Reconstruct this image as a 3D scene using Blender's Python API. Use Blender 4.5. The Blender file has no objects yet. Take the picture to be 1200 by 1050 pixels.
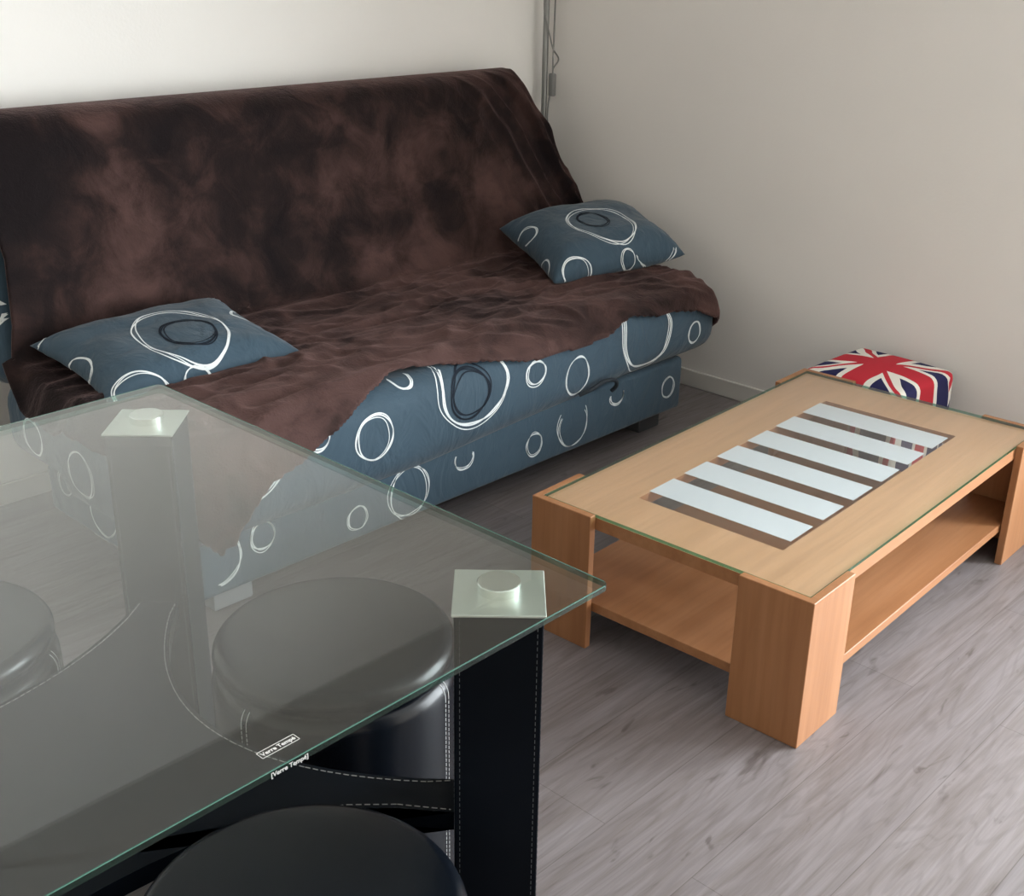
import bpy, bmesh, math, random
from mathutils import Vector, Matrix, noise
from mathutils.bvhtree import BVHTree
random.seed(7)
PI = math.pi
SC = bpy.context.scene
COL = SC.collection
for v_, a_ in (('Standard', 'view_transform'), ('None', 'look')):
    setattr(SC.view_settings, a_, v_)
SC.view_settings.gamma = 1.0
SC.view_settings.use_curve_mapping = False
SC.view_settings.exposure = 0.0

# ------------------------------------------------------------------ node helpers
def new_mat(name):
    m = bpy.data.materials.new(name); m.use_nodes = True
    nt = m.node_tree
    b = nt.nodes['Principled BSDF']
    return m, nt, b
def lk(nt, a, b): nt.links.new(a, b)
def nd(nt, typ, **kw):
    n = nt.nodes.new(typ)
    for k, v in kw.items():
        if k.startswith('i_'): n.inputs[k[2:].replace('_', ' ')].default_value = v
        else: setattr(n, k, v)
    return n
def coords(nt, scale=(1, 1, 1), rot=(0, 0, 0), loc=(0, 0, 0)):
    tc = nd(nt, 'ShaderNodeTexCoord'); mp = nd(nt, 'ShaderNodeMapping')
    mp.inputs['Scale'].default_value = scale; mp.inputs['Rotation'].default_value = rot; mp.inputs['Location'].default_value = loc
    lk(nt, tc.outputs['Object'], mp.inputs['Vector']); return mp.outputs['Vector']
def noise_n(nt, vec, scale, detail=4, rough=.55, dist=0):
    n = nd(nt, 'ShaderNodeTexNoise'); lk(nt, vec, n.inputs['Vector'])
    n.inputs['Scale'].default_value = scale; n.inputs['Detail'].default_value = detail
    n.inputs['Roughness'].default_value = rough; n.inputs['Distortion'].default_value = dist
    return n.outputs['Fac']
def ramp(nt, fac, stops):
    r = nd(nt, 'ShaderNodeValToRGB'); lk(nt, fac, r.inputs['Fac'])
    e = r.color_ramp.elements
    while len(e) < len(stops): e.new(.5)
    for i, (p, c) in enumerate(stops):
        e[i].position = p; e[i].color = (*c, 1)
    return r.outputs['Color']
def mixc(nt, fac, a, b, mode='MIX'):
    m = nd(nt, 'ShaderNodeMix', data_type='RGBA', blend_type=mode)
    if isinstance(fac, float): m.inputs[0].default_value = fac
    else: lk(nt, fac, m.inputs[0])
    for s, i in ((a, 6), (b, 7)):
        if isinstance(s, tuple): m.inputs[i].default_value = (*s, 1)
        else: lk(nt, s, m.inputs[i])
    return m.outputs[2]
def bump(nt, b, h, strength=.3, dist=.01):
    n = nd(nt, 'ShaderNodeBump'); n.inputs['Strength'].default_value = strength; n.inputs['Distance'].default_value = dist
    lk(nt, h, n.inputs['Height']); lk(nt, n.outputs['Normal'], b.inputs['Normal']); return n
def mth(nt, op, a, b=None, c=None):
    n = nd(nt, 'ShaderNodeMath', operation=op)
    for i, s in enumerate((a, b, c)):
        if s is None: continue
        if isinstance(s, (int, float)): n.inputs[i].default_value = s
        else: lk(nt, s, n.inputs[i])
    return n.outputs[0]

def flat(name, col, rough=.5, metal=0., spec=.5):
    m, nt, b = new_mat(name)
    b.inputs['Base Color'].default_value = (*col, 1); b.inputs['Roughness'].default_value = rough
    b.inputs['Metallic'].default_value = metal; b.inputs['Specular IOR Level'].default_value = spec
    return m

# ------------------------------------------------------------------ materials
def wall_mat(name, col):
    m, nt, b = new_mat(name)
    v = coords(nt)
    n1 = noise_n(nt, v, 2.0, 3)
    lk(nt, mixc(nt, n1, tuple(c * .97 for c in col), tuple(min(1, c * 1.03) for c in col)), b.inputs['Base Color'])
    b.inputs['Roughness'].default_value = .85; b.inputs['Specular IOR Level'].default_value = .2
    n2 = noise_n(nt, v, 110, 3, .6)
    bump(nt, b, n2, .25, .002)
    return m
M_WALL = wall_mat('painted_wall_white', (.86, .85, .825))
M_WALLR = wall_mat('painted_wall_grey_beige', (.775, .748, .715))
M_CEIL = wall_mat('ceiling_paint', (.70, .68, .65))
M_WALLD = wall_mat('painted_wall_warm', (.78, .70, .61))
M_TRIM = flat('trim_paint', (.66, .64, .60), .5)

def floor_mat():
    m, nt, b = new_mat('laminate_floor')
    v = coords(nt, loc=(.31, .055, 0))
    br = nd(nt, 'ShaderNodeTexBrick'); lk(nt, v, br.inputs['Vector'])
    br.offset = .37; br.inputs['Scale'].default_value = 1
    br.inputs['Brick Width'].default_value = 1.28; br.inputs['Row Height'].default_value = .192
    br.inputs['Mortar Size'].default_value = .0009; br.inputs['Mortar Smooth'].default_value = .1; br.inputs['Bias'].default_value = 0
    br.inputs['Color1'].default_value = (.30, .30, .30, 1); br.inputs['Color2'].default_value = (.70, .70, .70, 1)
    br.inputs['Mortar'].default_value = (.42, .42, .42, 1)
    # per plank offset of the grain
    sep = nd(nt, 'ShaderNodeSeparateXYZ'); lk(nt, v, sep.inputs[0])
    row = mth(nt, 'FLOOR', mth(nt, 'DIVIDE', sep.outputs['Y'], .192))
    cx = mth(nt, 'MULTIPLY_ADD', row, 3.7, sep.outputs['X'])
    comb = nd(nt, 'ShaderNodeCombineXYZ'); lk(nt, cx, comb.inputs['X']); lk(nt, sep.outputs['Y'], comb.inputs['Y']); lk(nt, row, comb.inputs['Z'])
    mp = nd(nt, 'ShaderNodeMapping'); mp.inputs['Scale'].default_value = (1.4, 17, 1); lk(nt, comb.outputs[0], mp.inputs['Vector'])
    g1 = noise_n(nt, mp.outputs[0], 2.0, 8, .62, 1.1)
    mp2 = nd(nt, 'ShaderNodeMapping'); mp2.inputs['Scale'].default_value = (3, 100, 1); lk(nt, comb.outputs[0], mp2.inputs['Vector'])
    g2 = noise_n(nt, mp2.outputs[0], 2.0, 5, .6, .3)
    mp3 = nd(nt, 'ShaderNodeMapping'); mp3.inputs['Scale'].default_value = (2.6, 9, 1); lk(nt, comb.outputs[0], mp3.inputs['Vector'])
    g3 = noise_n(nt, mp3.outputs[0], 1.6, 3, .5, 2.0)
    base = ramp(nt, g1, [(.24, (.105, .087, .080)), (.36, (.162, .140, .136)), (.55, (.202, .180, .182)), (.75, (.222, .202, .208))])
    fine = ramp(nt, g2, [(.3, (.82, .81, .81)), (.6, (1.04, 1.04, 1.04))])
    c = mixc(nt, .75, base, fine, 'MULTIPLY')
    mp4 = nd(nt, 'ShaderNodeMapping'); mp4.inputs['Scale'].default_value = (.75, 6.5, 1); lk(nt, comb.outputs[0], mp4.inputs['Vector'])
    g4 = noise_n(nt, mp4.outputs[0], 1.5, 2, .45, .5)
    ringl = mth(nt, 'SINE', mth(nt, 'MULTIPLY', g4, 95.0))
    c = mixc(nt, .55, c, ramp(nt, mth(nt, 'MULTIPLY_ADD', ringl, .5, .5), [(0, (.80, .78, .78)), (.35, (1, 1, 1))]), 'MULTIPLY')
    pores = ramp(nt, g3, [(.27, (.50, .46, .44)), (.36, (1, 1, 1))])
    c = mixc(nt, .8, c, pores, 'MULTIPLY')
    tone = ramp(nt, br.outputs['Color'], [(.3, (.90, .90, .91)), (.7, (1.06, 1.05, 1.04))])
    c = mixc(nt, 1.0, c, tone, 'MULTIPLY')
    seam = ramp(nt, br.outputs['Fac'], [(0, (1, 1, 1)), (1, (.72, .70, .68))])
    c = mixc(nt, 1.0, c, seam, 'MULTIPLY')
    lk(nt, c, b.inputs['Base Color'])
    b.inputs['Roughness'].default_value = .42; b.inputs['Specular IOR Level'].default_value = .4
    bump(nt, b, g2, .06, .003)
    return m
M_FLOOR = floor_mat()

def wood_mat(name, axis, c0, c1, c2):
    m, nt, b = new_mat(name)
    sc = {'x': (2.2, 40, 40), 'y': (40, 2.2, 40), 'z': (40, 40, 2.2)}[axis]
    sc2 = {'x': (.8, 8, 8), 'y': (8, .8, 8), 'z': (8, 8, .8)}[axis]
    g = noise_n(nt, coords(nt, sc), 1.6, 5, .6, .2)
    g2 = noise_n(nt, coords(nt, sc2), 1.3, 3, .5, .8)
    c = ramp(nt, g2, [(.3, c0), (.5, c1), (.72, c2)])
    f = ramp(nt, g, [(.32, (.86, .84, .82)), (.6, (1.03, 1.03, 1.03))])
    lk(nt, mixc(nt, .8, c, f, 'MULTIPLY'), b.inputs['Base Color'])
    b.inputs['Roughness'].default_value = .42; b.inputs['Specular IOR Level'].default_value = .35
    bump(nt, b, g, .05, .002)
    return m
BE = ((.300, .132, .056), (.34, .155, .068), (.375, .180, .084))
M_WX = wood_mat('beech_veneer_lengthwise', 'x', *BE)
M_WTOP = wood_mat('beech_top_glare', 'x', (.52, .305, .160), (.565, .335, .185), (.61, .37, .21))  # same beech veneer, wall glare off the glass put into the colour
M_WY = wood_mat('beech_veneer_crosswise', 'y', *BE)
M_WZ = wood_mat('beech_veneer_upright', 'z', *BE)

def glass_mat(name, tint, f0=.068, k=1.12):
    m, nt, b = new_mat(name)
    nt.nodes.remove(b)
    out = nt.nodes['Material Output']
    geo = nd(nt, 'ShaderNodeNewGeometry')
    dot = nd(nt, 'ShaderNodeVectorMath', operation='DOT_PRODUCT')
    lk(nt, geo.outputs['Incoming'], dot.inputs[0]); lk(nt, geo.outputs['Normal'], dot.inputs[1])
    ca = mth(nt, 'ABSOLUTE', dot.outputs['Value'])
    p5 = mth(nt, 'POWER', mth(nt, 'SUBTRACT', 1.0, ca), 4.6)
    fac = mth(nt, 'MULTIPLY_ADD', p5, (1 - f0) * k, f0)
    tr = nd(nt, 'ShaderNodeBsdfTransparent'); tr.inputs['Color'].default_value = (*tint, 1)
    gl = nd(nt, 'ShaderNodeBsdfGlossy'); gl.inputs['Roughness'].default_value = 0.0; gl.inputs['Color'].default_value = (1, 1, 1, 1)
    mx = nd(nt, 'ShaderNodeMixShader'); lk(nt, fac, mx.inputs[0]); lk(nt, tr.outputs[0], mx.inputs[1]); lk(nt, gl.outputs[0], mx.inputs[2])
    lk(nt, mx.outputs[0], out.inputs['Surface'])
    return m
M_GLASS = glass_mat('clear_table_glass', (.935, .965, .950))
M_GLASS2 = glass_mat('coffee_table_glass', (.975, .985, .98), .035, .8)
M_PANE = glass_mat('window_glass', (.98, .99, .985))
M_EDGE = glass_mat('green_glass_edge', (.20, .50, .40), .04, .5)
M_FROST = flat('frosted_white_band', (.66, .71, .76), .35)
M_LETTER = flat('white_etched_letters', (.85, .87, .86), .5)

def leather(name, spec, rough):
    m, nt, b = new_mat(name)
    n = noise_n(nt, coords(nt), 320, 2, .5)
    n2 = noise_n(nt, coords(nt), 6, 2, .5)
    lk(nt, ramp(nt, n2, [(.3, (.0020, .0032, .0055)), (.7, (.0032, .0050, .0085))]), b.inputs['Base Color'])
    b.inputs['Roughness'].default_value = rough; b.inputs['Specular IOR Level'].default_value = spec
    bump(nt, b, n, .03, .0005)
    return m
M_LEATHER = leather('black_leatherette', .07, .42)
M_SEAT = leather('black_stool_leatherette', .26, .27)
M_STITCH = flat('pale_grey_thread', (.42, .42, .42), .8)
M_THREAD = flat('dark_grey_thread', (.10, .11, .12), .8)
M_CHROME = flat('brushed_steel', (.80, .83, .79), .42, 1.0)
M_CAP = flat('polished_steel_cap', (.86, .88, .86), .24, 1.0)
M_POLE = flat('grey_lamp_metal', (.24, .245, .24), .4, .6)
M_CORD = flat('grey_cord', (.20, .20, .195), .6)
M_FOOT = flat('grey_plastic_foot', (.30, .32, .35), .45)
M_FOOT_SHADE = flat('shaded_grey_plastic_foot', (.06, .065, .07), .5)  # same grey plastic, with the shade on the right feet put into the colour
M_FRAME = flat('white_window_frame', (.8, .8, .8), .4)

def teal(name, cr=1.0):
    m, nt, b = new_mat(name)
    v = coords(nt)
    n = noise_n(nt, v, 2.2, 3, .5)
    lk(nt, ramp(nt, n, [(.3, (.032*cr, .060*cr, .086*cr)), (.7, (.042*cr, .077*cr, .110*cr))]), b.inputs['Base Color'])
    b.inputs['Roughness'].default_value = .7; b.inputs['Sheen Weight'].default_value = .15
    b.inputs['Specular IOR Level'].default_value = .25
    w = noise_n(nt, coords(nt, (9, 9, 5), (0, .35, .2)), 1.0, 3, .55, 1.6)
    f = noise_n(nt, v, 420, 2, .5)
    h = mth(nt, 'MULTIPLY_ADD', f, .05, w)
    bump(nt, b, h, .45, .02)
    return m
M_TEAL = teal('blue_grey_cotton')
M_RING = flat('white_print', (.74, .79, .80), .75, 0, .2)
M_DARKRING = flat('dark_navy_print', (.011, .016, .026), .8, 0, .2)

def fleece():
    m, nt, b = new_mat('brown_plush_fleece')
    v = coords(nt)
    a = noise_n(nt, coords(nt, (1, 1, 1)), 3.0, 3, .45, .35)
    c = noise_n(nt, coords(nt, (1, 1.3, 1), loc=(3, 1, 2)), 8, 6, .62, .5)
    s = mth(nt, 'ADD', mth(nt, 'MULTIPLY', a, .52), mth(nt, 'MULTIPLY', c, .48))
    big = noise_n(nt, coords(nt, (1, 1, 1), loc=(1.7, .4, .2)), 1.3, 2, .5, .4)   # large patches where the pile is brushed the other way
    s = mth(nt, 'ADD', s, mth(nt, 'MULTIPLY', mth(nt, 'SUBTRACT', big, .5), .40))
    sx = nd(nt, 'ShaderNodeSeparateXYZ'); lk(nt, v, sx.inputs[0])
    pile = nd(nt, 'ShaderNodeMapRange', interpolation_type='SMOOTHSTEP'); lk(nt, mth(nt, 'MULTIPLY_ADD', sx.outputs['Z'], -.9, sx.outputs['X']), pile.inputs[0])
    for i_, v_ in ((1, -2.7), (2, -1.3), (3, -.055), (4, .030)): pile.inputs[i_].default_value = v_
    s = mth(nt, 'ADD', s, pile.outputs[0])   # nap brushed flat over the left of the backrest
    vo = nd(nt, 'ShaderNodeTexVoronoi', feature='SMOOTH_F1'); vo.inputs['Scale'].default_value = 4.2; vo.inputs['Smoothness'].default_value = .12
    wv = nd(nt, 'ShaderNodeTexNoise'); wv.inputs['Scale'].default_value = 4.0; lk(nt, v, wv.inputs['Vector'])
    wa = nd(nt, 'ShaderNodeVectorMath', operation='MULTIPLY_ADD'); lk(nt, wv.outputs['Color'], wa.inputs[0]); wa.inputs[1].default_value = (.35, .35, .35); lk(nt, v, wa.inputs[2])
    lk(nt, wa.outputs[0], vo.inputs['Vector'])
    bw = nd(nt, 'ShaderNodeRGBToBW'); lk(nt, vo.outputs['Color'], bw.inputs[0])
    s = mth(nt, 'ADD', s, mth(nt, 'MULTIPLY', mth(nt, 'SUBTRACT', bw.outputs[0], .5), .11))
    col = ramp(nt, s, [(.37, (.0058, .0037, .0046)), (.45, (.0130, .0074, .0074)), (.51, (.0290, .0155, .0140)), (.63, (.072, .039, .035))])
    lk(nt, col, b.inputs['Base Color'])
    b.inputs['Roughness'].default_value = .75; b.inputs['Specular IOR Level'].default_value = .12
    b.inputs['Sheen Weight'].default_value = .24; b.inputs['Sheen Roughness'].default_value = .45
    b.inputs['Sheen Tint'].default_value = (.70, .46, .44, 1)
    f = noise_n(nt, v, 190, 3, .6)
    h = mth(nt, 'MULTIPLY_ADD', f, .08, s)
    bump(nt, b, h, .7, .03)
    return m
M_FLEECE = fleece()

# ------------------------------------------------------------------ mesh helpers
def empty(name, loc=(0, 0, 0), rz=0.0, label=None, cat=None, group=None):
    o = bpy.data.objects.new(name, None); COL.objects.link(o)
    o.location = loc; o.rotation_euler = (0, 0, rz); o.empty_display_size = .1
    tag(o, label, cat, group); return o
def tag(o, label=None, cat=None, group=None, kind=None):
    if label: o['label'] = label
    if cat: o['category'] = cat
    if group: o['group'] = group
    if kind: o['kind'] = kind
    return o
def build(name, bm, mats, parent=None, smooth=False, loc=None, autos=None):
    me = bpy.data.meshes.new(name); bm.normal_update(); bm.to_mesh(me); bm.free()
    if not isinstance(mats, (list, tuple)): mats = [mats]
    for m in mats: me.materials.append(m)
    if smooth:
        for p in me.polygons: p.use_smooth = True
    if autos is not None:
        me.set_sharp_from_angle(angle=math.radians(autos))
    o = bpy.data.objects.new(name, me); COL.objects.link(o)
    if parent: o.parent = parent
    if loc: o.location = loc
    return o
def box(bm, x0, x1, y0, y1, z0, z1, mat=0, M=None):
    vs = [bm.verts.new((x, y, z)) for z in (z0, z1) for y in (y0, y1) for x in (x0, x1)]
    if M is not None:
        for v in vs: v.co = M @ v.co
    fs = []
    for f in ((0, 2, 3, 1), (4, 5, 7, 6), (0, 1, 5, 4), (2, 6, 7, 3), (0, 4, 6, 2), (1, 3, 7, 5)):
        fc = bm.faces.new([vs[i] for i in f]); fc.material_index = mat; fs.append(fc)
    return fs
def prism(bm, pts, z0, z1, mat=0, side=None):
    lo = [bm.verts.new((x, y, z0)) for x, y in pts]; hi = [bm.verts.new((x, y, z1)) for x, y in pts]
    n = len(pts)
    bm.faces.new(lo[::-1]).material_index = mat; bm.faces.new(hi).material_index = mat
    for i in range(n):
        f = bm.faces.new((lo[i], lo[(i + 1) % n], hi[(i + 1) % n], hi[i])); f.material_index = mat if side is None else side
def bev(bm, r, seg=2, ang=.5):
    bm.normal_update()
    es = [e for e in bm.edges if len(e.link_faces) == 2 and e.calc_face_angle(0) > ang]
    bmesh.ops.bevel(bm, geom=es, offset=r, segments=seg, profile=.5, affect='EDGES', clamp_overlap=True)
def lathe(bm, prof, n=64, cx=0, cy=0, mat=0):
    rings = []
    for r, z in prof:
        if r < 1e-6: rings.append([bm.verts.new((cx, cy, z))])
        else: rings.append([bm.verts.new((cx + r * math.cos(2 * PI * i / n), cy + r * math.sin(2 * PI * i / n), z)) for i in range(n)])
    for a, b in zip(rings, rings[1:]):
        for i in range(n):
            j = (i + 1) % n
            if len(a) == 1 and len(b) == 1: continue
            if len(a) == 1: f = bm.faces.new((a[0], b[j], b[i]))
            elif len(b) == 1: f = bm.faces.new((a[i], a[j], b[0]))
            else: f = bm.faces.new((a[i], a[j], b[j], b[i]))
            f.material_index = mat
    bmesh.ops.recalc_face_normals(bm, faces=bm.faces[:])
def tube(bm, pts, r, n=10, mat=0):
    pts = [Vector(p) for p in pts]; rings = []; up = Vector((.31, .77, .55)).normalized()
    for i, p in enumerate(pts):
        d = (pts[min(i + 1, len(pts) - 1)] - pts[max(i - 1, 0)]).normalized()
        a = d.cross(up).normalized(); b = d.cross(a)
        rings.append([bm.verts.new(p + a * r * math.cos(2 * PI * k / n) + b * r * math.sin(2 * PI * k / n)) for k in range(n)])
    for a, b in zip(rings, rings[1:]):
        for k in range(n):
            bm.faces.new((a[k], a[(k + 1) % n], b[(k + 1) % n], b[k])).material_index = mat
    bm.faces.new(rings[0][::-1]); bm.faces.new(rings[-1])
def smooth_path(pts, per=8):
    P = [Vector(p) for p in pts]; out = []
    for i in range(len(P) - 1):
        p0 = P[max(i - 1, 0)]; p1 = P[i]; p2 = P[i + 1]; p3 = P[min(i + 2, len(P) - 1)]
        for k in range(per):
            t = k / per
            out.append(.5 * ((2 * p1) + (-p0 + p2) * t + (2 * p0 - 5 * p1 + 4 * p2 - p3) * t * t + (-p0 + 3 * p1 - 3 * p2 + p3) * t ** 3))
    out.append(P[-1]); return out
def lerp_tab(tab, x):
    if x <= tab[0][0]: return tab[0][1]
    for (a, b), (c, d) in zip(tab, tab[1:]):
        if x <= c: return b + (d - b) * (x - a) / (c - a)
    return tab[-1][1]

def ribbon(bm, tree, pts, w, mat, lift=.0012, nrm=None):
    """pts: list of (origin, direction) rays; lays a strip of width w over the surface."""
    prev = None
    n = len(pts)
    for i, (o, d, t) in enumerate(pts):
        side = t.cross(d).normalized() * (w / 2)
        pair = []
        for s in (-1, 1):
            hit, nn, _, _ = tree.ray_cast(o + side * s, d, 1.2)
            if hit is None: pair = None; break
            if nn.dot(d) > 0: nn = -nn
            if -nn.dot(d) < .12: pair = None; break
            pair.append(hit + nn * lift)
        if pair and prev and (pair[0] - prev[0].co).length < .06:
            v = [bm.verts.new(pair[0]), bm.verts.new(pair[1])]
            f = bm.faces.new((prev[0], prev[1], v[1], v[0])); f.material_index = mat
            prev = v
        else:
            prev = [bm.verts.new(pair[0]), bm.verts.new(pair[1])] if pair else None
def ring(bm, tree, c, e1, e2, rx, ry, d, mat=1, strokes=3, w=.0042, a0=0, a1=2 * PI, rnd=None, spread=.07, back=.35):
    rnd = rnd or random
    c = Vector(c); e1 = Vector(e1).normalized(); e2 = Vector(e2).normalized(); d = Vector(d).normalized()
    for s in range(strokes):
        ox, oy = rnd.uniform(-spread, spread) * rx, rnd.uniform(-spread, spread) * ry
        kx, ky = 1 + rnd.uniform(-spread, spread), 1 + rnd.uniform(-spread, spread)
        ph = rnd.uniform(0, 6.28); N = 64; pts = []
        ww = w * rnd.uniform(.42, .72)
        for i in range(N + 1):
            a = a0 + (a1 - a0) * i / N
            rr = 1 + .02 * math.sin(3 * a + ph) + .015 * math.sin(5 * a + 2 * ph)
            q = lambda a: c + e1 * (ox + rx * kx * rr * math.cos(a)) + e2 * (oy + ry * ky * rr * math.sin(a))
            p = q(a); t = (q(a + .02) - q(a - .02)).normalized()
            pts.append((p - d * back, d, t))
        ribbon(bm, tree, pts, ww, mat)
def dashes(bm, pts, nrm, L=.006, gap=.0035, w=.0012, mat=1, lift=.0006):
    """stitched thread: small raised dashes along a polyline on a surface with normals nrm(p)."""
    pts = [Vector(p) for p in pts]
    acc = 0
    for a, b in zip(pts, pts[1:]):
        d = b - a; ln = d.length
        if ln < 1e-6: continue
        d.normalize(); s = -acc
        while s < ln:
            s0 = max(s, 0); s1 = min(s + L, ln)
            if s1 > s0 + 1e-4:
                n = nrm((a + b) / 2); side = d.cross(n).normalized() * w / 2
                q = [a + d * s0 - side, a + d * s1 - side, a + d * s1 + side, a + d * s0 + side]
                vs = [bm.verts.new(p + n * lift) for p in q]
                lo = [bm.verts.new(p - n * .0003) for p in q]
                f = bm.faces.new(vs); f.material_index = mat
                for k in range(4):
                    bm.faces.new((lo[k], lo[(k + 1) % 4], vs[(k + 1) % 4], vs[k])).material_index = mat
            s += L + gap
        acc = (acc + ln) % (L + gap) if False else 0

# ------------------------------------------------------------------ room
XW, YB = .445, -.125
XL, YF, ZC = -4.6, -5.4, 2.6
T = .12
def struct(name, bm, m, parent=None, kind=True):
    o = build(name, bm, m, parent)
    if kind: o['kind'] = 'structure'
    return o
bm = bmesh.new(); box(bm, XL - T, XW + T, YF - T, YB + T, -.1, 0); struct('floor', bm, M_FLOOR)
bm = bmesh.new(); box(bm, XL - T, XW + T, YF - T, YB + T, ZC, ZC + .1); struct('ceiling', bm, M_CEIL)
bm = bmesh.new(); box(bm, XL - T, XW + T, YB, YB + T, 0, ZC); struct('wall_back', bm, M_WALL)
bm = bmesh.new(); box(bm, XL - T, XL, YF, YB, 0, ZC); struct('wall_left', bm, M_WALLD)
bm = bmesh.new(); box(bm, XL - T, XW + T, YF - T, YF, 0, ZC); struct('wall_front', bm, M_WALLD)
TR = .30  # right wall thickened so its unseen window reveal shades the sofa corner
WY0, WY1, WZ0, WZ1 = -4.95, -2.85, .04, 2.18
bm = bmesh.new()
box(bm, XW, XW + TR, WY1, YB, 0, ZC); box(bm, XW, XW + TR, YF, WY0, 0, ZC)
box(bm, XW, XW + TR, WY0, WY1, WZ1, ZC); box(bm, XW, XW + TR, WY0, WY1, 0, WZ0)
struct('wall_right', bm, M_WALLR)
bm = bmesh.new(); box(bm, XW - .012, XW, WY1 + .02, YB, 0, .062); bev(bm, .003); struct('baseboard_right', bm, M_TRIM)
bm = bmesh.new(); box(bm, XL, XW - .012, YB - .012, YB, 0, .062); bev(bm, .003); struct('baseboard_back', bm, M_TRIM)
win = empty('window_1', (XW, (WY0 + WY1) / 2, 0)); win['kind'] = 'structure'
bm = bmesh.new()
h = (WY1 - WY0) / 2
for y0, y1, z0, z1 in ((-h, h, WZ0, WZ0 + .07), (-h, h, WZ1 - .07, WZ1), (-h, -h + .07, WZ0 + .07, WZ1 - .07), (h - .07, h, WZ0 + .07, WZ1 - .07), (-.06, .06, WZ0 + .07, WZ1 - .07)):
    box(bm, .20, .25, y0, y1, z0, z1)
bev(bm, .004, 1)
struct('window_frame', bm, M_FRAME, win, False)
for s in (-1, 1):
    bm = bmesh.new(); a, b_ = sorted((s * .06, s * (h - .07))); box(bm, .222, .228, a, b_, WZ0 + .07, WZ1 - .07)
    struct('window_pane', bm, M_PANE, win, False)

# ------------------------------------------------------------------ sofa
sofa = empty('sofa_bed', (-.85, -.7, 0), 0, 'blue-grey fold-down sofa bed printed with white scribbled rings, along the back wall', 'sofa')
IS = Matrix.Translation((.85, .7, 0))
def sofa_part(name, bm, mats, smooth=True, autos=35):
    bm.transform(IS); return build(name, bm, mats, sofa, smooth, None, autos)
rr = random.Random(3)
# storage base
bm = bmesh.new(); box(bm, -1.75, .052, -1.118, -.42, .085, .26)
bev(bm, .018, 4)
bmesh.ops.subdivide_edges(bm, edges=[e for e in bm.edges if e.calc_length() > .5], cuts=20, use_grid_fill=True)
tree = BVHTree.FromBMesh(bm)
for x, z, rx, rz_, a0, a1 in [(-.026, .173, .031, .035, 0, 2 * PI), (-.285, .213, .031, .030, PI * .98, 2.05 * PI), (-.488, .172, .064, .064, PI * .8, 2.2 * PI),
                    (-.653, .158, .031, .032, 0, 2 * PI), (-.928, .198, .032, .030, PI * .85, 2.1 * PI), (-1.127, .165, .066, .067, 0, 2 * PI),
                    (-1.295, .147, .030, .031, 0, 2 * PI), (-1.574, .199, .032, .036, 0, 2 * PI), (-1.70, .181, .062, .062, -.5 * PI, .45 * PI)]:
    ring(bm, tree, (x, -1.12, z), (1, 0, 0), (0, 0, 1), rx, rz_, (0, 1, 0), rnd=rr, a0=a0, a1=a1, w=.0045 if rx < .05 else .0038, spread=.095)
for y, z, r in ((-.70, .17, .06), (-.93, .16, .032), (-.52, .19, .032)):
    ring(bm, tree, (-1.75, y, z), (0, 1, 0), (0, 0, 1), r, r, (1, 0, 0), rnd=rr)
sofa_part('storage_base', bm, [M_TEAL, M_RING, M_DARKRING])

def slab(x0, x1, y0, y1, z0, z1, r, amp=.003, seed=0, M=None, puff=.006):
    bm = bmesh.new(); box(bm, x0, x1, y0, y1, z0, z1)
    bev(bm, r, 6)
    bmesh.ops.subdivide_edges(bm, edges=[e for e in bm.edges if e.calc_length() > .3], cuts=36, use_grid_fill=True)
    cx, cy, cz = (x0 + x1) / 2, (y0 + y1) / 2, (z0 + z1) / 2
    for v in bm.verts:
        p = v.co.copy(); n = noise.noise_vector(p * 4 + Vector((seed, 0, 0)))
        v.co += n * amp
        v.co += Vector((0, 0, (p.z - cz) / (z1 - z0))) * puff * noise.noise(p * 2.3 + Vector((0, seed, 3)))
    if M is not None: bm.transform(M)
    bmesh.ops.recalc_face_normals(bm, faces=bm.faces[:])
    return bm
# seat cushion
bm = slab(-1.84, .192, -1.155, -.40, .262, .474, .072, seed=1)
for v in bm.verts:                         # the front lip sags a little towards the left
    if v.co.z < .36 and v.co.y < -.7: v.co.z -= .045 * min(1, max(0, (-.25 - v.co.x) / .8)) * min(1, (.36 - v.co.z) / .08)
tree = BVHTree.FromBMesh(bm)
for x, z, rx, rz_, a0, a1 in [(-.919, .405, .118, .108, 0, 2 * PI), (-.690, .390, .037, .034, 0, 2 * PI), (-.514, .341, .050, .056, 0, 2 * PI),
                    (-.197, .394, .112, .108, 0, 2 * PI), (-1.265, .361, .056, .057, 0, 2 * PI), (-1.139, .480, .030, .026, 0, 2 * PI),
                    (-1.430, .412, .034, .034, 0, 2 * PI), (-1.629, .398, .095, .092, 0, 2 * PI)]:
    ring(bm, tree, (x, -1.16, z), (1, 0, 0), (0, 0, 1), rx, rz_, (0, 1, 0), rnd=rr, w=.0055 if rx < .1 else .007, spread=.085, strokes=3)
ring(bm, tree, (-.936, -1.16, .395), (1, 0, 0), (0, 0, 1), .072, .062, (0, 1, 0), 2, 4, .006, rnd=rr, spread=.12)
ring(bm, tree, (.045, -1.15, .348), (1, 0, 0), (0, 0, 1), .030, .034, (0, 1, 0), rnd=rr, w=.0052, spread=.09)
ring(bm, tree, (.165, -1.10, .292), (.75, .66, 0), (0, 0, 1), .036, .030, (-.6, .8, .25), rnd=rr, w=.0052, spread=.09)
for y, z, r in ((-.80, .33, .055), (-.58, .36, .045)):
    ring(bm, tree, (-1.84, y, z), (0, 1, 0), (0, 0, 1), r, r, (1, 0, 0), rnd=rr)
sofa_part('seat_cushion', bm, [M_TEAL, M_RING, M_DARKRING])
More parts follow.
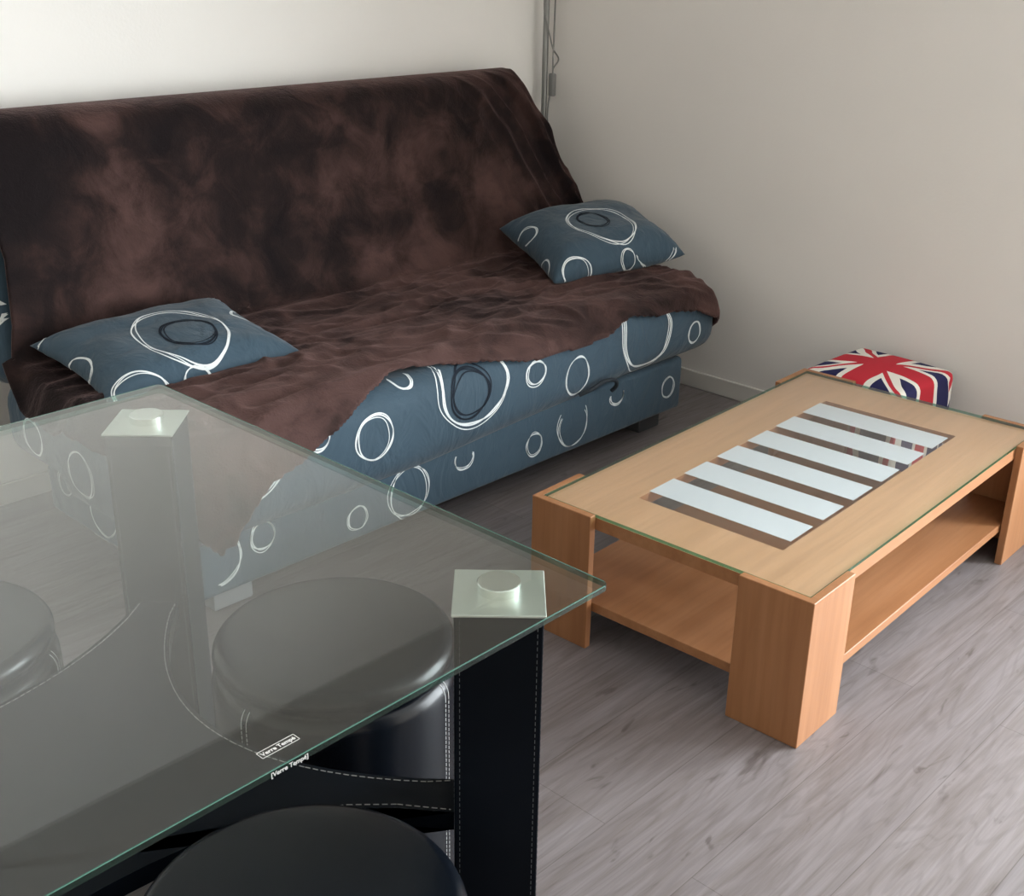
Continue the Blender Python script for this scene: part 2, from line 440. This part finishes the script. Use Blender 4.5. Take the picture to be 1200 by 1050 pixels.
# dark loop of fabric at the seam
bm = bmesh.new()
pts = smooth_path([(-.50, -1.15, .275), (-.47, -1.172, .292), (-.42, -1.178, .306), (-.37, -1.176, .296), (-.35, -1.166, .272), (-.352, -1.15, .252)])
tube(bm, pts, .006, 8)
sofa_part('pull_strap', bm, [flat('dark_navy_strap', (.012, .018, .026), .8)])
# back cushion: a leaning slab
LEAN = Matrix.Translation((0, -.424, .34)) @ Matrix.Rotation(-math.atan(.265), 4, 'X')
bm = slab(-1.835, .10, -.07, .07, .10, .705, .05, seed=5, M=LEAN)
tree = BVHTree.FromBMesh(bm)
for y, z, r in ((-.36, .62, .06), (-.33, .42, .07), (-.30, .85, .05)):
    ring(bm, tree, (-1.84, y, z), (0, 1, 0), (0, 0, 1), r, r, (1, 0, 0), rnd=rr)
    ring(bm, tree, (.10, y, z), (0, 1, 0), (0, 0, 1), r, r, (-1, 0, 0), rnd=rr)
sofa_part('back_cushion', bm, [M_TEAL, M_RING, M_DARKRING])
for x0, x1 in ((-1.67, -1.54), (-.06, .068)):
    for y0, y1 in ((-1.04, -.93), (-.55, -.47)):
        bm = bmesh.new(); box(bm, x0, x1 - .02, y0, y1, 0, .088); bev(bm, .006, 2)
        o = sofa_part('leg', bm, [M_FOOT if x0 < -1 else M_FOOT_SHADE]); o['label'] = 'grey block foot'
bm = bmesh.new(); box(bm, -1.6, -.1, -.42, -.26, .16, .30); bev(bm, .01)
sofa_part('rear_frame', bm, [flat('black_steel_frame', (.03, .03, .03), .5, .4)])

# ------------------------------------------------------------------ fleece throw
prof = [(-.150, .82), (-.150, .96), (-.172, 1.035), (-.215, 1.066), (-.27, 1.070), (-.318, 1.052), (-.345, 1.01), (-.372, .92), (-.408, .78),
        (-.445, .65), (-.474, .56), (-.505, .514), (-.56, .496), (-.68, .490), (-.85, .492), (-1.0, .492), (-1.08, .486), (-1.135, .462), (-1.165, .42),
        (-1.174, .36), (-1.172, .26), (-1.17, .15)]
pp = smooth_path([(0, y, z) for y, z in prof], 10)
L = [0]
for a, b_ in zip(pp, pp[1:]): L.append(L[-1] + (b_ - a).length)
def P_at(s):
    import bisect
    i = min(max(bisect.bisect_right(L, s) - 1, 0), len(L) - 2)
    t = (s - L[i]) / max(L[i + 1] - L[i], 1e-9); p = pp[i].lerp(pp[i + 1], min(max(t, 0), 1))
    tg = (pp[i + 1] - pp[i]).normalized(); n = Vector((0, tg.z, -tg.y))  # outward
    return p, n
def s_of(yz):
    return min(range(len(pp)), key=lambda i: (pp[i].y - yz[0]) ** 2 + (pp[i].z - yz[1]) ** 2)
S_top = L[s_of((-.27, 1.07))]; S_cr = L[s_of((-.49, .53))]; S_lip = L[s_of((-1.08, .486))]
HEM = [(-1.86, .36), (-1.80, .27), (-1.76, .235), (-1.72, .242), (-1.674, .31), (-1.617, .362), (-1.54, .378), (-1.469, .408), (-1.384, .43), (-1.328, .452), (-1.27, .470), (-1.19, .478),
       (-1.05, .480), (-.94, .470), (-.85, .452), (-.75, .438), (-.658, .432), (-.52, .428), (-.423, .432), (-.33, .452), (-.27, .455), (-.2, .447), (-.05, .436), (.03, .425), (.083, .402), (.13, .388), (.19, .372)]
def xR(s):
    p, _ = P_at(s)
    if s < S_top: return .10
    if s < S_cr + .02:
        return lerp_tab([(-1.07, .115), (-1.055, .13), (-1.03, .165), (-.97, .205), (-.90, .25), (-.77, .305), (-.66, .36), (-.59, .39), (-.54, .365)], -p.z)
    return lerp_tab([(0, .335), (.12, .27), (.25, .225), (.5, .212), (.65, .205)], s - S_cr)
def xLf(s):
    p, _ = P_at(s)
    if s < S_top: return -1.80
    if s < S_cr: return lerp_tab([(-1.07, -1.80), (-.9, -1.785), (-.75, -1.775), (-.6, -1.80), (-.5, -1.835)], -p.z)
    return lerp_tab([(0, -1.85), (.2, -1.87), (.5, -1.868), (.62, -1.83), (.75, -1.80)], s - S_cr)
def sm(a, b, x):
    t = min(max((x - a) / (b - a), 0), 1); return t * t * (3 - 2 * t)
def ridged(p):
    return 1 - abs(noise.noise(p)) * 2
bm = bmesh.new()
NU, NT = 300, 210
grid = []
for i in range(NU + 1):
    u = i / NU
    xa = xLf(S_lip) + (xR(S_lip) - xLf(S_lip)) * u
    hz = lerp_tab(HEM, xa) + .004 * noise.noise(Vector((xa * 9, 0, 5)))
    # arclength at which the front reaches the hem height
    se = L[-1]
    for k in range(len(pp) - 1):
        if L[k] > S_lip - .06 and pp[k].z < hz: se = L[k]; break
    row = []
    for j in range(NT + 1):
        s = se * j / NT
        p, n = P_at(s); xl, xr = xLf(s), xR(s); x = xl + (xr - xl) * u
        back = sm(S_top - .02, S_top + .15, s) * (1 - sm(S_cr - .06, S_cr + .05, s))
        seat = sm(S_cr, S_cr + .08, s)
        q = Vector((x, p.y, p.z)); d = 0.0
        # broad softness
        d += .007 * noise.noise(Vector((x * 2.2, s * 2.2, 1))) * (back + seat * .7)
        # hanging folds at the right of the backrest
        r_ = xr - x
        fold = math.exp(-max(r_ - .10, 0) / .10)
        ph = r_ * (1 + .4 * s)
        d += back * fold * (.034 * (1 - 2 * abs(math.sin(ph * 34 + .6)) ** .8) + .008 * math.sin(ph * 95 + 2.2 * noise.noise(Vector((x * 3, s * 2, 9)))) + .014 * math.sin(ph * 37 + 1.3))
        # wrinkles that sweep from the right of the back down to the crease
        w2 = ridged(Vector((x * 5.5 + s * 3.6, s * 1.6 - x * .8, 4)))
        d += .012 * back * sm(-.55, -.05, x) * max(0, w2 - .35)
        w4 = ridged(Vector((x * 2.6 + s * .6, s * 1.9, 14)))
        d += .009 * back * max(0, w4 - .5)
        # crumples on the seat, running along the sofa
        w3 = ridged(Vector((x * 2.6 + .6 * noise.noise(Vector((x * 3, s * 3, 2))), s * 10 + x * 1.2, 7)))
        w5 = ridged(Vector((x * 6 + 3 * noise.noise(Vector((x * 2, s * 2, 6))), s * 17 - x * 3, 17)))
        d += seat * (1 - .6 * sm(S_lip, S_lip + .1, s)) * (.022 * max(0, w3 - .35) + .012 * max(0, w5 - .35) + .006 * noise.noise(Vector((x * 12, s * 24, 3))))
        cr = math.exp(-((s - S_cr) / .09) ** 2)
        d += cr * .016 * sm(-.7, -.2, x) * max(0, ridged(Vector((x * 7, s * 9, 11))) - .2)
        d += seat * .006
        q += n * (max(d, -.001) + .003)
        # right and left borders curl round the ends
        k = sm(.955, 1, u) ** 1.0
        if s > S_top - .1:
            q.y += back * (.085 * k)
            q.z -= back * .02 * k
            q.z -= seat * (.075 * k * k)
            if s > S_lip: q.y += .09 * k * k
        kl = 1 - sm(0, .03, u)
        q.z -= seat * .07 * kl * kl * (1 - .8 * sm(S_lip, S_lip + .08, s))
        q.y = min(q.y, -.139)
        row.append(bm.verts.new(q))
    grid.append(row)
for i in range(NU):
    for j in range(NT):
        bm.faces.new((grid[i][j], grid[i + 1][j], grid[i + 1][j + 1], grid[i][j + 1]))
bm.normal_update()
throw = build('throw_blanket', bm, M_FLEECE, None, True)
md = throw.modifiers.new('thick', 'SOLIDIFY'); md.thickness = .007; md.offset = 1
tag(throw, 'dark brown plush fleece throw spread over the backrest and seat of the sofa bed', 'blanket')

# ------------------------------------------------------------------ pillows
def pillow(name, A, B, Cc, D, Tk, rings, label, seed, droop=0):
    """corners A,B,C,D in order round the pillow (world)."""
    A, B, Cc, D = map(Vector, (A, B, Cc, D))
    c = (A + B + Cc + D) / 4
    o1 = ((B + Cc) / 2 - (A + D) / 2); o2 = ((Cc + D) / 2 - (A + B) / 2)
    n = o1.cross(o2).normalized()
    if n.z < 0: n = -n
    bm = bmesh.new(); N = 56
    def surf(u, v, sgn):
        # pincushion: side middles pulled in
        uu = u * (1 - .07 * (1 - v * v) ** 1.2 * abs(u)); vv = v * (1 - .09 * (1 - u * u) ** 1.2 * abs(v))
        a, b_ = (uu + 1) / 2, (vv + 1) / 2
        p = A * (1 - a) * (1 - b_) + B * a * (1 - b_) + Cc * a * b_ + D * (1 - a) * b_
        f = max(0, (1 - u ** 4)) ** .55 * max(0, (1 - v ** 4)) ** .55
        th = Tk * f * (.62 if sgn > 0 else .38)
        edge = 1 - f
        w = .010 * noise.noise(Vector((u * 2.2, v * 2.2, seed))) * f + .006 * (ridged(Vector((u * 5, v * 5, seed + 4))) - .5) * f * edge * 1.6
        return p + n * (th * sgn + w)
    G = {}
    for sgn in (1, -1):
        for i in range(N + 1):
            for j in range(N + 1):
                if sgn < 0 and (i in (0, N) or j in (0, N)): G[sgn, i, j] = G[1, i, j]; continue
                u = math.sin((i / N * 2 - 1) * PI / 2 * .999) * .35 + (i / N * 2 - 1) * .65; v = math.sin((j / N * 2 - 1) * PI / 2) * .35 + (j / N * 2 - 1) * .65
                G[sgn, i, j] = bm.verts.new(surf(u, v, sgn) - c)
        for i in range(N):
            for j in range(N):
                q = [G[sgn, i, j], G[sgn, i + 1, j], G[sgn, i + 1, j + 1], G[sgn, i, j + 1]]
                bm.faces.new(q if sgn > 0 else q[::-1])
    bmesh.ops.recalc_face_normals(bm, faces=bm.faces[:])
    tree = BVHTree.FromBMesh(bm); rn = random.Random(seed)
    e1 = o1.normalized(); e2 = n.cross(e1).normalized()
    for (wc, rx, ry, m, a0, a1, *dd) in rings:
        wc = Vector(wc) - c
        if dd:
            g1 = Vector(dd[0]).normalized(); dn = Vector(dd[1]).normalized(); g1 = (g1 - dn * g1.dot(dn)).normalized(); g2 = g1.cross(dn)
            if g2.z < 0: g2 = -g2
            ring(bm, tree, wc, g1, g2, rx, ry, dn, m, 3, .0045, a0, a1, rn, .08, .3)
        else:
            ring(bm, tree, wc, e1, e2, rx, ry, -n, m, 3 if m == 1 else 4, .0048, a0, a1, rn, .075, .3)
    o = build(name, bm, [M_TEAL, M_RING, M_DARKRING], None, True)
    o.location = c
    tag(o, label, 'pillow'); return o
FULL = (0, 2 * PI)
FR = ((1, -.15, 0), (.35, .80, -.45)); LE = ((.2, -1, 0), (.80, .25, -.55))
pillow('pillow', (-.167, -.50, .60), (-.335, -.898, .525), (.187, -.998, .545), (.355, -.60, .61), .15,
       [((-.023, -.815, .652), .108, .112, 1, *FULL), ((-.030, -.785, .66), .050, .050, 2, *FULL), ((-.205, -.665, .62), .027, .030, 1, *FULL, (.9, -.4, 0), (.45, .50, -.75)),
        ((-.325, -.82, .56), .030, .036, 1, *FULL, *LE), ((-.255, -.93, .558), .052, .042, 1, *FULL, *FR), ((-.045, -.96, .57), .026, .030, 1, *FULL, *FR),
        ((.065, -.98, .575), .075, .040, 1, PI * 1.0, PI * 2.0, *FR)],
       'blue-grey pillow with white rings resting on the right end of the sofa near the corner', 21)
pillow('pillow', (-1.781, -.50, .557), (-1.78, -.85, .50), (-1.254, -.882, .505), (-1.253, -.50, .567), .10,
       [((-1.508, -.732, .587), .118, .108, 1, *FULL), ((-1.490, -.742, .586), .066, .064, 2, *FULL), ((-1.775, -.70, .545), .050, .036, 1, *FULL, *LE),
        ((-1.70, -.865, .515), .062, .050, 1, *FULL, *FR), ((-1.555, -.875, .515), .032, .032, 1, *FULL, *FR), ((-1.27, -.69, .549), .05, .06, 1, *FULL),
        ((-1.775, -.50, .56), .03, .03, 1, *FULL), ((-1.276, -.485, .571), .045, .04, 1, *FULL)],
       'blue-grey pillow with white rings on the left half of the sofa', 33)

# ------------------------------------------------------------------ coffee table
ct = empty('coffee_table', (-1.153, -2.296, 0), math.radians(1.906), 'low beech coffee table with a clear glass top striped with frosted white bands', 'coffee table')
CL, CW, CH, LA, LB, TH = 1.22, .703, .33, .166, .166, .0185
def lleg(sx, sy):
    bm = bmesh.new()
    pts = [(0, 0), (LB, 0), (LB, TH), (TH, TH), (TH, LA), (0, LA)]
    fx = lambda p: (p[0] if sx > 0 else CL - p[0], p[1] if sy > 0 else CW - p[1])
    q = [fx(p) for p in pts]
    if sx * sy < 0: q = q[::-1]
    prism(bm, q, 0, CH); bev(bm, .0012, 1); return bm
for sx in (1, -1):
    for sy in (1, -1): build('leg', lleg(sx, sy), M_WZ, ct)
i0 = TH + .0005
GX0, GX1, GY0, GY1 = i0, CL - i0, i0, CW - i0
OX0, OX1, OY0, OY1 = .166, 1.030, .163, .530
bm = bmesh.new()                                              # frame: 4 mitred rails around the opening
outer = [(GX0, GY0), (GX1, GY0), (GX1, GY1), (GX0, GY1)]; inner = [(OX0, OY0), (OX1, OY0), (OX1, OY1), (OX0, OY1)]
z0, z1 = CH - .036, CH - .0075
for k in range(4):
    a, b_, c, d = outer[k], outer[(k + 1) % 4], inner[(k + 1) % 4], inner[k]
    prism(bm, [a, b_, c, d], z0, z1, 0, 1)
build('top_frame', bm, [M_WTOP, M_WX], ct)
bm = bmesh.new()
box(bm, GX0, GX1, GY0, GY1, CH - .007, CH + .0002, 0)
for f in bm.faces:
    if abs(f.normal.z) < .5 and f.calc_center_median().z < CH - .001: f.material_index = 0
bm.normal_update()
for f in bm.faces:
    if abs(f.normal.z) < .5: f.material_index = 1
gt = build('glass_top', bm, [M_GLASS2, M_EDGE], ct); gt['label'] = 'clear glass pane with green edge'
for k in range(6):
    x0 = .212 + k * .1392
    bm = bmesh.new(); box(bm, x0, x0 + .096, .172, .534, CH - .0078, CH - .0071)
    o = build('frosted_band', bm, M_FROST, gt); o['label'] = 'frosted white band'
bm = bmesh.new(); box(bm, TH + .003, CL - TH - .003, TH + .003, CW - TH - .003, .088, .110); bev(bm, .001, 1)
build('shelf', bm, M_WX, ct)

# ------------------------------------------------------------------ pouf with flag cover
def jack():
    m, nt, b = new_mat('union_flag_cotton')
    tc = nd(nt, 'ShaderNodeTexCoord'); sep = nd(nt, 'ShaderNodeSeparateXYZ')
    wob = nd(nt, 'ShaderNodeTexNoise'); wob.inputs['Scale'].default_value = 7; wob.inputs['Detail'].default_value = 1
    lk(nt, tc.outputs['Object'], wob.inputs['Vector'])
    off = nd(nt, 'ShaderNodeVectorMath', operation='MULTIPLY_ADD'); lk(nt, wob.outputs['Color'], off.inputs[0]); off.inputs[1].default_value = (.05, .05, .0); lk(nt, tc.outputs['Object'], off.inputs[2])
    lk(nt, off.outputs[0], sep.inputs[0])
    z = mth(nt, 'SUBTRACT', .305, sep.outputs['Z']); zz = mth(nt, 'MAXIMUM', z, 0)
    def ext(s):  # fold the flag down over the sides
        sg = mth(nt, 'SIGN', s); big = mth(nt, 'GREATER_THAN', mth(nt, 'ABSOLUTE', s), .153)
        return mth(nt, 'ADD', mth(nt, 'SUBTRACT', s, .025), mth(nt, 'MULTIPLY', mth(nt, 'MULTIPLY', sg, big), mth(nt, 'MULTIPLY', zz, .8)))
    u = ext(sep.outputs['X']); v = ext(sep.outputs['Y'])
    au = mth(nt, 'ABSOLUTE', u); av = mth(nt, 'ABSOLUTE', v)
    lt = lambda a, t: mth(nt, 'LESS_THAN', a, t)
    mx = lambda a, b_: mth(nt, 'MAXIMUM', a, b_)
    mn = lambda a, b_: mth(nt, 'MINIMUM', a, b_)
    cross = mn(au, av)
    d1 = mth(nt, 'SUBTRACT', au, av)                      # diagonals in all four quarters
    ad = mth(nt, 'ABSOLUTE', d1)
    off2 = mth(nt, 'ABSOLUTE', mth(nt, 'ADD', d1, mth(nt, 'MULTIPLY', mth(nt, 'SIGN', mth(nt, 'MULTIPLY', u, v)), -.010)))
    white = mx(lt(cross, .056), lt(ad, .036)); red = mx(lt(cross, .037), lt(off2, .011))
    c = mixc(nt, white, (.022, .022, .085), (.78, .76, .70)); c = mixc(nt, red, c, (.50, .028, .045))
    lk(nt, c, b.inputs['Base Color']); b.inputs['Roughness'].default_value = .8; b.inputs['Specular IOR Level'].default_value = .2
    return m
pf = empty('pouf', (.222, -1.700, 0), math.radians(-2.5), 'small square pouf with a red, white and navy flag cover by the right wall', 'pouf')
bm = bmesh.new(); box(bm, -.162, .162, -.160, .160, .012, .320)
bev(bm, .022, 4)
bmesh.ops.subdivide_edges(bm, edges=[e for e in bm.edges if e.calc_length() > .2], cuts=14, use_grid_fill=True)
for v in bm.verts:
    r2 = 1 - (v.co.x / .158) ** 2; r3 = 1 - (v.co.y / .158) ** 2
    if v.co.z > .31: v.co.z += .018 * max(0, r2) * max(0, r3)
    rz3 = 1 - abs(v.co.z - .17) / .17
    v.co.x += math.copysign(.004, v.co.x) * rz3 * (abs(v.co.x) > .15); v.co.y += math.copysign(.004, v.co.y) * rz3 * (abs(v.co.y) > .15)
build('cover', bm, jack(), pf, True, None, 40)
bm = bmesh.new(); box(bm, -.145, .145, -.145, .145, 0, .013); build('base_board', bm, flat('black_felt', (.02, .02, .02), .9), pf)

# ------------------------------------------------------------------ glass dining table
GX, GY = -1.963, -2.438; GLN, GWD = 1.40, 1.004; GZ = .75; GTH = .008
GYAW = math.radians(.57); gex, gey = Vector((math.cos(GYAW), math.sin(GYAW))), Vector((-math.sin(GYAW), math.cos(GYAW)))
GC = Vector((GX, GY)) - gex * GLN / 2 + gey * GWD / 2
def g_loc(x, y):
    d = Vector((x, y)) - GC; return d.dot(gex), d.dot(gey)
dt = empty('dining_table', (GC.x, GC.y, 0), GYAW, 'clear glass dining table on square black leatherette legs, at the front left', 'dining table')
hx, hy = GLN / 2, GWD / 2
bm = bmesh.new(); box(bm, -hx, hx, -hy, hy, GZ - GTH, GZ)
bmesh.ops.bevel(bm, geom=[e for e in bm.edges if abs(e.verts[0].co.z - e.verts[1].co.z) > .005], offset=.008, segments=4, profile=.5, affect='EDGES')
bm.normal_update()
for f in bm.faces: f.material_index = 0 if abs(f.normal.z) > .5 else 1
top = build('glass_top', bm, [M_GLASS, M_EDGE], dt); top['label'] = 'clear tempered glass with green edge'
bm = bmesh.new()
for (x0, x1, y0, y1) in ((-hx + .008, hx - .008, -hy - .0006, -hy + .0006), (-hx + .008, hx - .008, hy - .0006, hy + .0006), (hx - .0006, hx + .0006, -hy + .008, hy - .008), (-hx - .0006, -hx + .0006, -hy + .008, hy - .008)):
    box(bm, x0, x1, y0, y1, GZ - .0008, GZ + .0002)
build('polished_arris', bm, flat('pale_glass_arris', (.07, .17, .14), .15), top)
# legs
l1, l2 = g_loc(-2.047, -2.333), g_loc(-2.058, -1.530)
LC = [l1, l2, (-l1[0], l1[1]), (-l2[0], l2[1])]
LS = .0560; LTOP = GZ - GTH - .0125 - .0035
for cx, cy in LC:
    R4 = Matrix.Translation((cx, cy, 0)) @ Matrix.Rotation(PI / 4 + math.radians(-1.5), 4, 'Z')
    bm = bmesh.new(); box(bm, -LS + .002, LS - .002, -LS + .002, LS - .002, 0, LTOP); bev(bm, .002, 2)
    for (ax, sg) in (('x', 1), ('x', -1), ('y', 1), ('y', -1)):
        for o_ in (-LS + .009, LS - .009):
            pts = [((sg * (LS - .002), o_, z) if ax == 'x' else (o_, sg * (LS - .002), z)) for z in (.004, LTOP - .004)]
            nn = Vector((sg, 0, 0)) if ax == 'x' else Vector((0, sg, 0))
            dashes(bm, pts, lambda p, nn=nn: nn, .005, .004, .0008, 2)
    bm.transform(R4)
    lg = build('leg', bm, [M_LEATHER, M_STITCH, M_THREAD], dt)
    bm = bmesh.new(); box(bm, -LS - .001, LS + .001, -LS - .001, LS + .001, LTOP, LTOP + .0035); bev(bm, .0008, 1); bm.transform(R4)
    build('steel_plate', bm, M_CHROME, lg)
    bm = bmesh.new(); zc = LTOP + .0035; zt = GZ - GTH - .0002; lathe(bm, [(0, zt), (.0262, zt), (.0275, zt - .001), (.0275, zc), (0, zc)], 64, cx + .004, cy + .004)
    build('fixing_cap', bm, M_CAP, lg, True, None, 30)
# star-shaped lower panel joining the four legs
PZ = .420; ym = (LC[0][1] + LC[1][1]) / 2; ay = (LC[1][1] - LC[0][1]) / 2
def star():
    tip = LS * .7071; w = .024
    ex, ey = LC[0][0] - tip, ay - tip                    # leg inner-face centre (right side)
    pts = []
    n = 24
    # right arc, from front to back
    for k in range(n + 1):
        t = -1 + 2 * k / n; pts.append((ex + w - .160 * (1 - t * t), ym + (ey - w) * t))
    for k in range(n + 1):
        t = 1 - 2 * k / n; pts.append(((ex - w) * t, ym + ey + w - .135 * (1 - abs(t) ** 3)))
    for k in range(n + 1):
        t = 1 - 2 * k / n; pts.append((-(ex + w - .160 * (1 - t * t)), ym + (ey - w) * t))
    for k in range(n + 1):
        t = -1 + 2 * k / n; pts.append(((ex - w) * t, ym - (ey + w - .205 * (1 - abs(t) ** 4))))
    return pts
sp = star()
bm = bmesh.new()
for z_ in (PZ - .028, PZ):
    cv = bm.verts.new((0, ym, z_)); rg = [bm.verts.new((x, y, z_)) for x, y in sp]
    for i in range(len(rg)): bm.faces.new((cv, rg[i], rg[(i + 1) % len(rg)]))
    if z_ < PZ: lo_ = rg
for i in range(len(rg)): bm.faces.new((lo_[i], lo_[(i + 1) % len(rg)], rg[(i + 1) % len(rg)], rg[i]))
bmesh.ops.remove_doubles(bm, verts=bm.verts[:], dist=1e-5); bmesh.ops.recalc_face_normals(bm, faces=bm.faces[:])
c0 = Vector((0, ym, 0)); ns = len(sp)
ins = []
for i, (x, y) in enumerate(sp):
    a = Vector(sp[i - 1]); b_ = Vector(sp[(i + 1) % ns]); t = (b_ - a); t.normalize()
    nrm = Vector((-t.y, t.x)); p = Vector((x, y))
    ins.append((p.x + nrm.x * .007, p.y + nrm.y * .007, PZ))
for q in range(4):
    dashes(bm, ins[q * 25:q * 25 + 25] if q < 3 else ins[q * 25 + 21:q * 25 + 25], lambda p: Vector((0, 0, 1)), .0075, .004, .0013)
build('lower_panel', bm, [M_LEATHER, flat('grey_thread', (.26, .26, .25), .8)], dt)
# etched words on the glass
tx, ty = g_loc(-2.4385, -2.4175)
def text_mesh(body, size, M):
    cu = bpy.data.curves.new('etched_text', 'FONT'); cu.body = body; cu.size = size; cu.align_x = 'CENTER'; cu.align_y = 'CENTER'; cu.extrude = .0001; cu.offset = .00015
    to = bpy.data.objects.new('tmp_text', cu); COL.objects.link(to)
    dg = bpy.context.evaluated_depsgraph_get(); me = bpy.data.meshes.new_from_object(to.evaluated_get(dg))
    bm = bmesh.new(); bm.from_mesh(me); bpy.data.objects.remove(to); bm.transform(M); return bm
bm = text_mesh('Verre Temp\u00e9', .0072, Matrix.Translation((tx, ty, GZ + .0003)))
for (x0, x1, y0, y1) in ((-.0215, .0215, .0050, .0056), (-.0215, .0215, -.0056, -.0050), (-.0220, -.0214, -.0053, .0053), (.0214, .0220, -.0053, .0053)):
    box(bm, tx + x0, tx + x1, ty + y0, ty + y1, GZ + .0002, GZ + .0004)
o = build('etched_label', bm, M_LETTER, top); o['label'] = 'white framed words Verre Tempé etched on the glass'
bm = text_mesh('[Verre Temp\u00e9]', .0072, Matrix.Translation((tx - .006, -hy - .0008, GZ - .0052)) @ Matrix.Rotation(PI / 2, 4, 'X'))  # refracted image of the etched words, laid on the glass edge as lettering
o = build('refracted_lettering', bm, M_STITCH, top); o['label'] = 'refracted image of the etched words, modelled on the glass edge'

# ------------------------------------------------------------------ stools
def stool(cx, cy, rz, label):
    s = empty('pouf_stool', (cx, cy, 0), rz, label, 'stool', 'round black leatherette stools under the glass table')
    R = .196
    bm = bmesh.new()
    pf_ = [(0, 0), (R - .012, 0), (R - .004, .004), (R - .002, .02), (R - .002, .38)]
    for k in range(1, 9):
        a = k / 8 * PI / 2; pf_.append((R - .002 - .022 * (1 - math.cos(a)), .392 + .030 * math.sin(a)))
    pf_ += [(R - .032, .420), (0, .420)]
    lathe(bm, pf_, 96)
    for k in range(3):
        an = math.radians((-68, -173, 62)[k])
        for da in (-.028, .028):
            nn = Vector((math.cos(an + da), math.sin(an + da), 0)); r = R - .002
            pts = [nn * r + Vector((0, 0, z)) for z in (.012, .2, .392)]
            for q in range(1, 6):
                a = q / 8 * PI / 2; pts.append(nn * (r - .022 * (1 - math.cos(a))) + Vector((0, 0, .392 + .030 * math.sin(a))))
            dashes(bm, pts, lambda p: Vector((p.x, p.y, .0 if p.z < .39 else .12)).normalized(), .0055, .003, .0013)
    build('body', bm, [M_SEAT, M_STITCH], s, True, None, 50)
    bm = bmesh.new()
    R2 = .190; pr = [(0, .415), (R2 - .012, .415)]
    for k in range(13):
        a = -PI / 2 + k / 12 * PI; pr.append((R2 - .020 + .020 * math.cos(a), .443 + .022 * math.sin(a)))
    for r in (.15, .12, .08, .04): pr.append((r, .465 + .007 * (1 - (r / .17) ** 2)))
    pr.append((0, .472))
    lathe(bm, pr, 96)
    build('seat_cushion', bm, M_SEAT, s, True, None, 60)
    return s
stool(-1.985, -1.915, 0, 'round black stool between the two visible legs of the glass table')
stool(-2.440, -1.470, .5, 'round black stool cut off by the left edge of the photo')
stool(-2.380, -2.352, 1.9, 'round black stool nearest the camera, below the front edge of the glass table')

# ------------------------------------------------------------------ lamp in the corner
lp = empty('floor_lamp', (.372, -.185, 0), 0, 'thin grey metal floor lamp with a dangling cord in the corner behind the sofa', 'lamp')
bm = bmesh.new(); tube(bm, [(0.006, 0, .02), (0.012, 0, 1.0), (.018, 0, 1.82)], .0105, 16); build('pole', bm, M_POLE, lp, True, None, 40)
bm = bmesh.new(); lathe(bm, [(0, .026), (.02, .026), (.045, .014), (.05, .01), (.05, 0), (0, 0)], 40, .0, .0); build('base', bm, M_POLE, lp, True, None, 40)
bm = bmesh.new(); lathe(bm, [(.012, 1.80), (.03, 1.81), (.052, 1.86), (.056, 1.90), (.052, 1.90), (.046, 1.86), (.026, 1.82), (0, 1.815)], 40, .0, 0)
build('lamp_shade', bm, M_POLE, lp, True, None, 60)
bm = bmesh.new()
pts = smooth_path([(-.004, -.02, 1.34), (-.022, -.022, 1.30), (-.022, -.022, 1.25), (-.008, -.022, 1.21), (.012, -.022, 1.16), (.030, -.022, 1.118), (.052, -.022, 1.096), (.060, -.022, 1.083), (.054, -.022, 1.071), (.034, -.022, 1.052), (.030, -.022, 1.03)])
tube(bm, pts, .0028, 8)
pts = smooth_path([(.022, -.004, 1.81), (.032, -.016, 1.7), (.036, -.02, 1.5), (.036, -.022, 1.36), (.032, -.022, 1.15), (.031, -.022, 1.03)]); tube(bm, pts, .0032, 8)
pts = smooth_path([(.022, -.02, .96), (.014, -.02, .93), (.008, -.022, .88), (.016, -.022, .83), (.014, -.022, .78), (.004, -.022, .7), (.01, -.022, .3), (.03, -.02, .035)]); tube(bm, pts, .0030, 8)
build('cord', bm, M_CORD, lp, True)
bm = bmesh.new(); box(bm, .017, .039, -.036, -.012, .955, 1.035); bev(bm, .006, 3); build('inline_switch', bm, M_CORD, lp, True, None, 40)

# ------------------------------------------------------------------ light: daylight through the window
def area(name, loc, rot, sx, sy, power, col):
    l = bpy.data.lights.new(name, 'AREA'); l.shape = 'RECTANGLE'; l.size = sx; l.size_y = sy; l.energy = power; l.color = col
    o = bpy.data.objects.new(name, l); COL.objects.link(o); o.location = loc; o.rotation_euler = rot; return o
area('daylight', (XW + .50, (WY0 + WY1) / 2, 1.25), (0, math.radians(90), 0), 2.4, 2.3, 560, (.91, .955, 1.0))
w = bpy.data.worlds.new('sky'); SC.world = w; w.use_nodes = True
bg = w.node_tree.nodes['Background']; bg.inputs['Color'].default_value = (.80, .90, 1.0, 1); bg.inputs['Strength'].default_value = 1.5

# ------------------------------------------------------------------ camera
cd = bpy.data.cameras.new('camera'); cam = bpy.data.objects.new('camera', cd); COL.objects.link(cam); SC.camera = cam
cd.sensor_width = 36; cd.sensor_fit = 'HORIZONTAL'; cd.lens = 36 * 1408.1 / 1200; cd.clip_start = .05
yaw, pit, rol = math.radians(43.37), math.radians(22.789), math.radians(.984)
f = Vector((math.cos(yaw) * math.cos(pit), math.sin(yaw) * math.cos(pit), -math.sin(pit)))
r = Vector((math.sin(yaw), -math.cos(yaw), 0)); u = r.cross(f)
r2 = r * math.cos(rol) + u * math.sin(rol); u2 = -r * math.sin(rol) + u * math.cos(rol)
cam.matrix_world = Matrix(((r2.x, u2.x, -f.x, -2.981), (r2.y, u2.y, -f.y, -3.233), (r2.z, u2.z, -f.z, 1.467), (0, 0, 0, 1)))
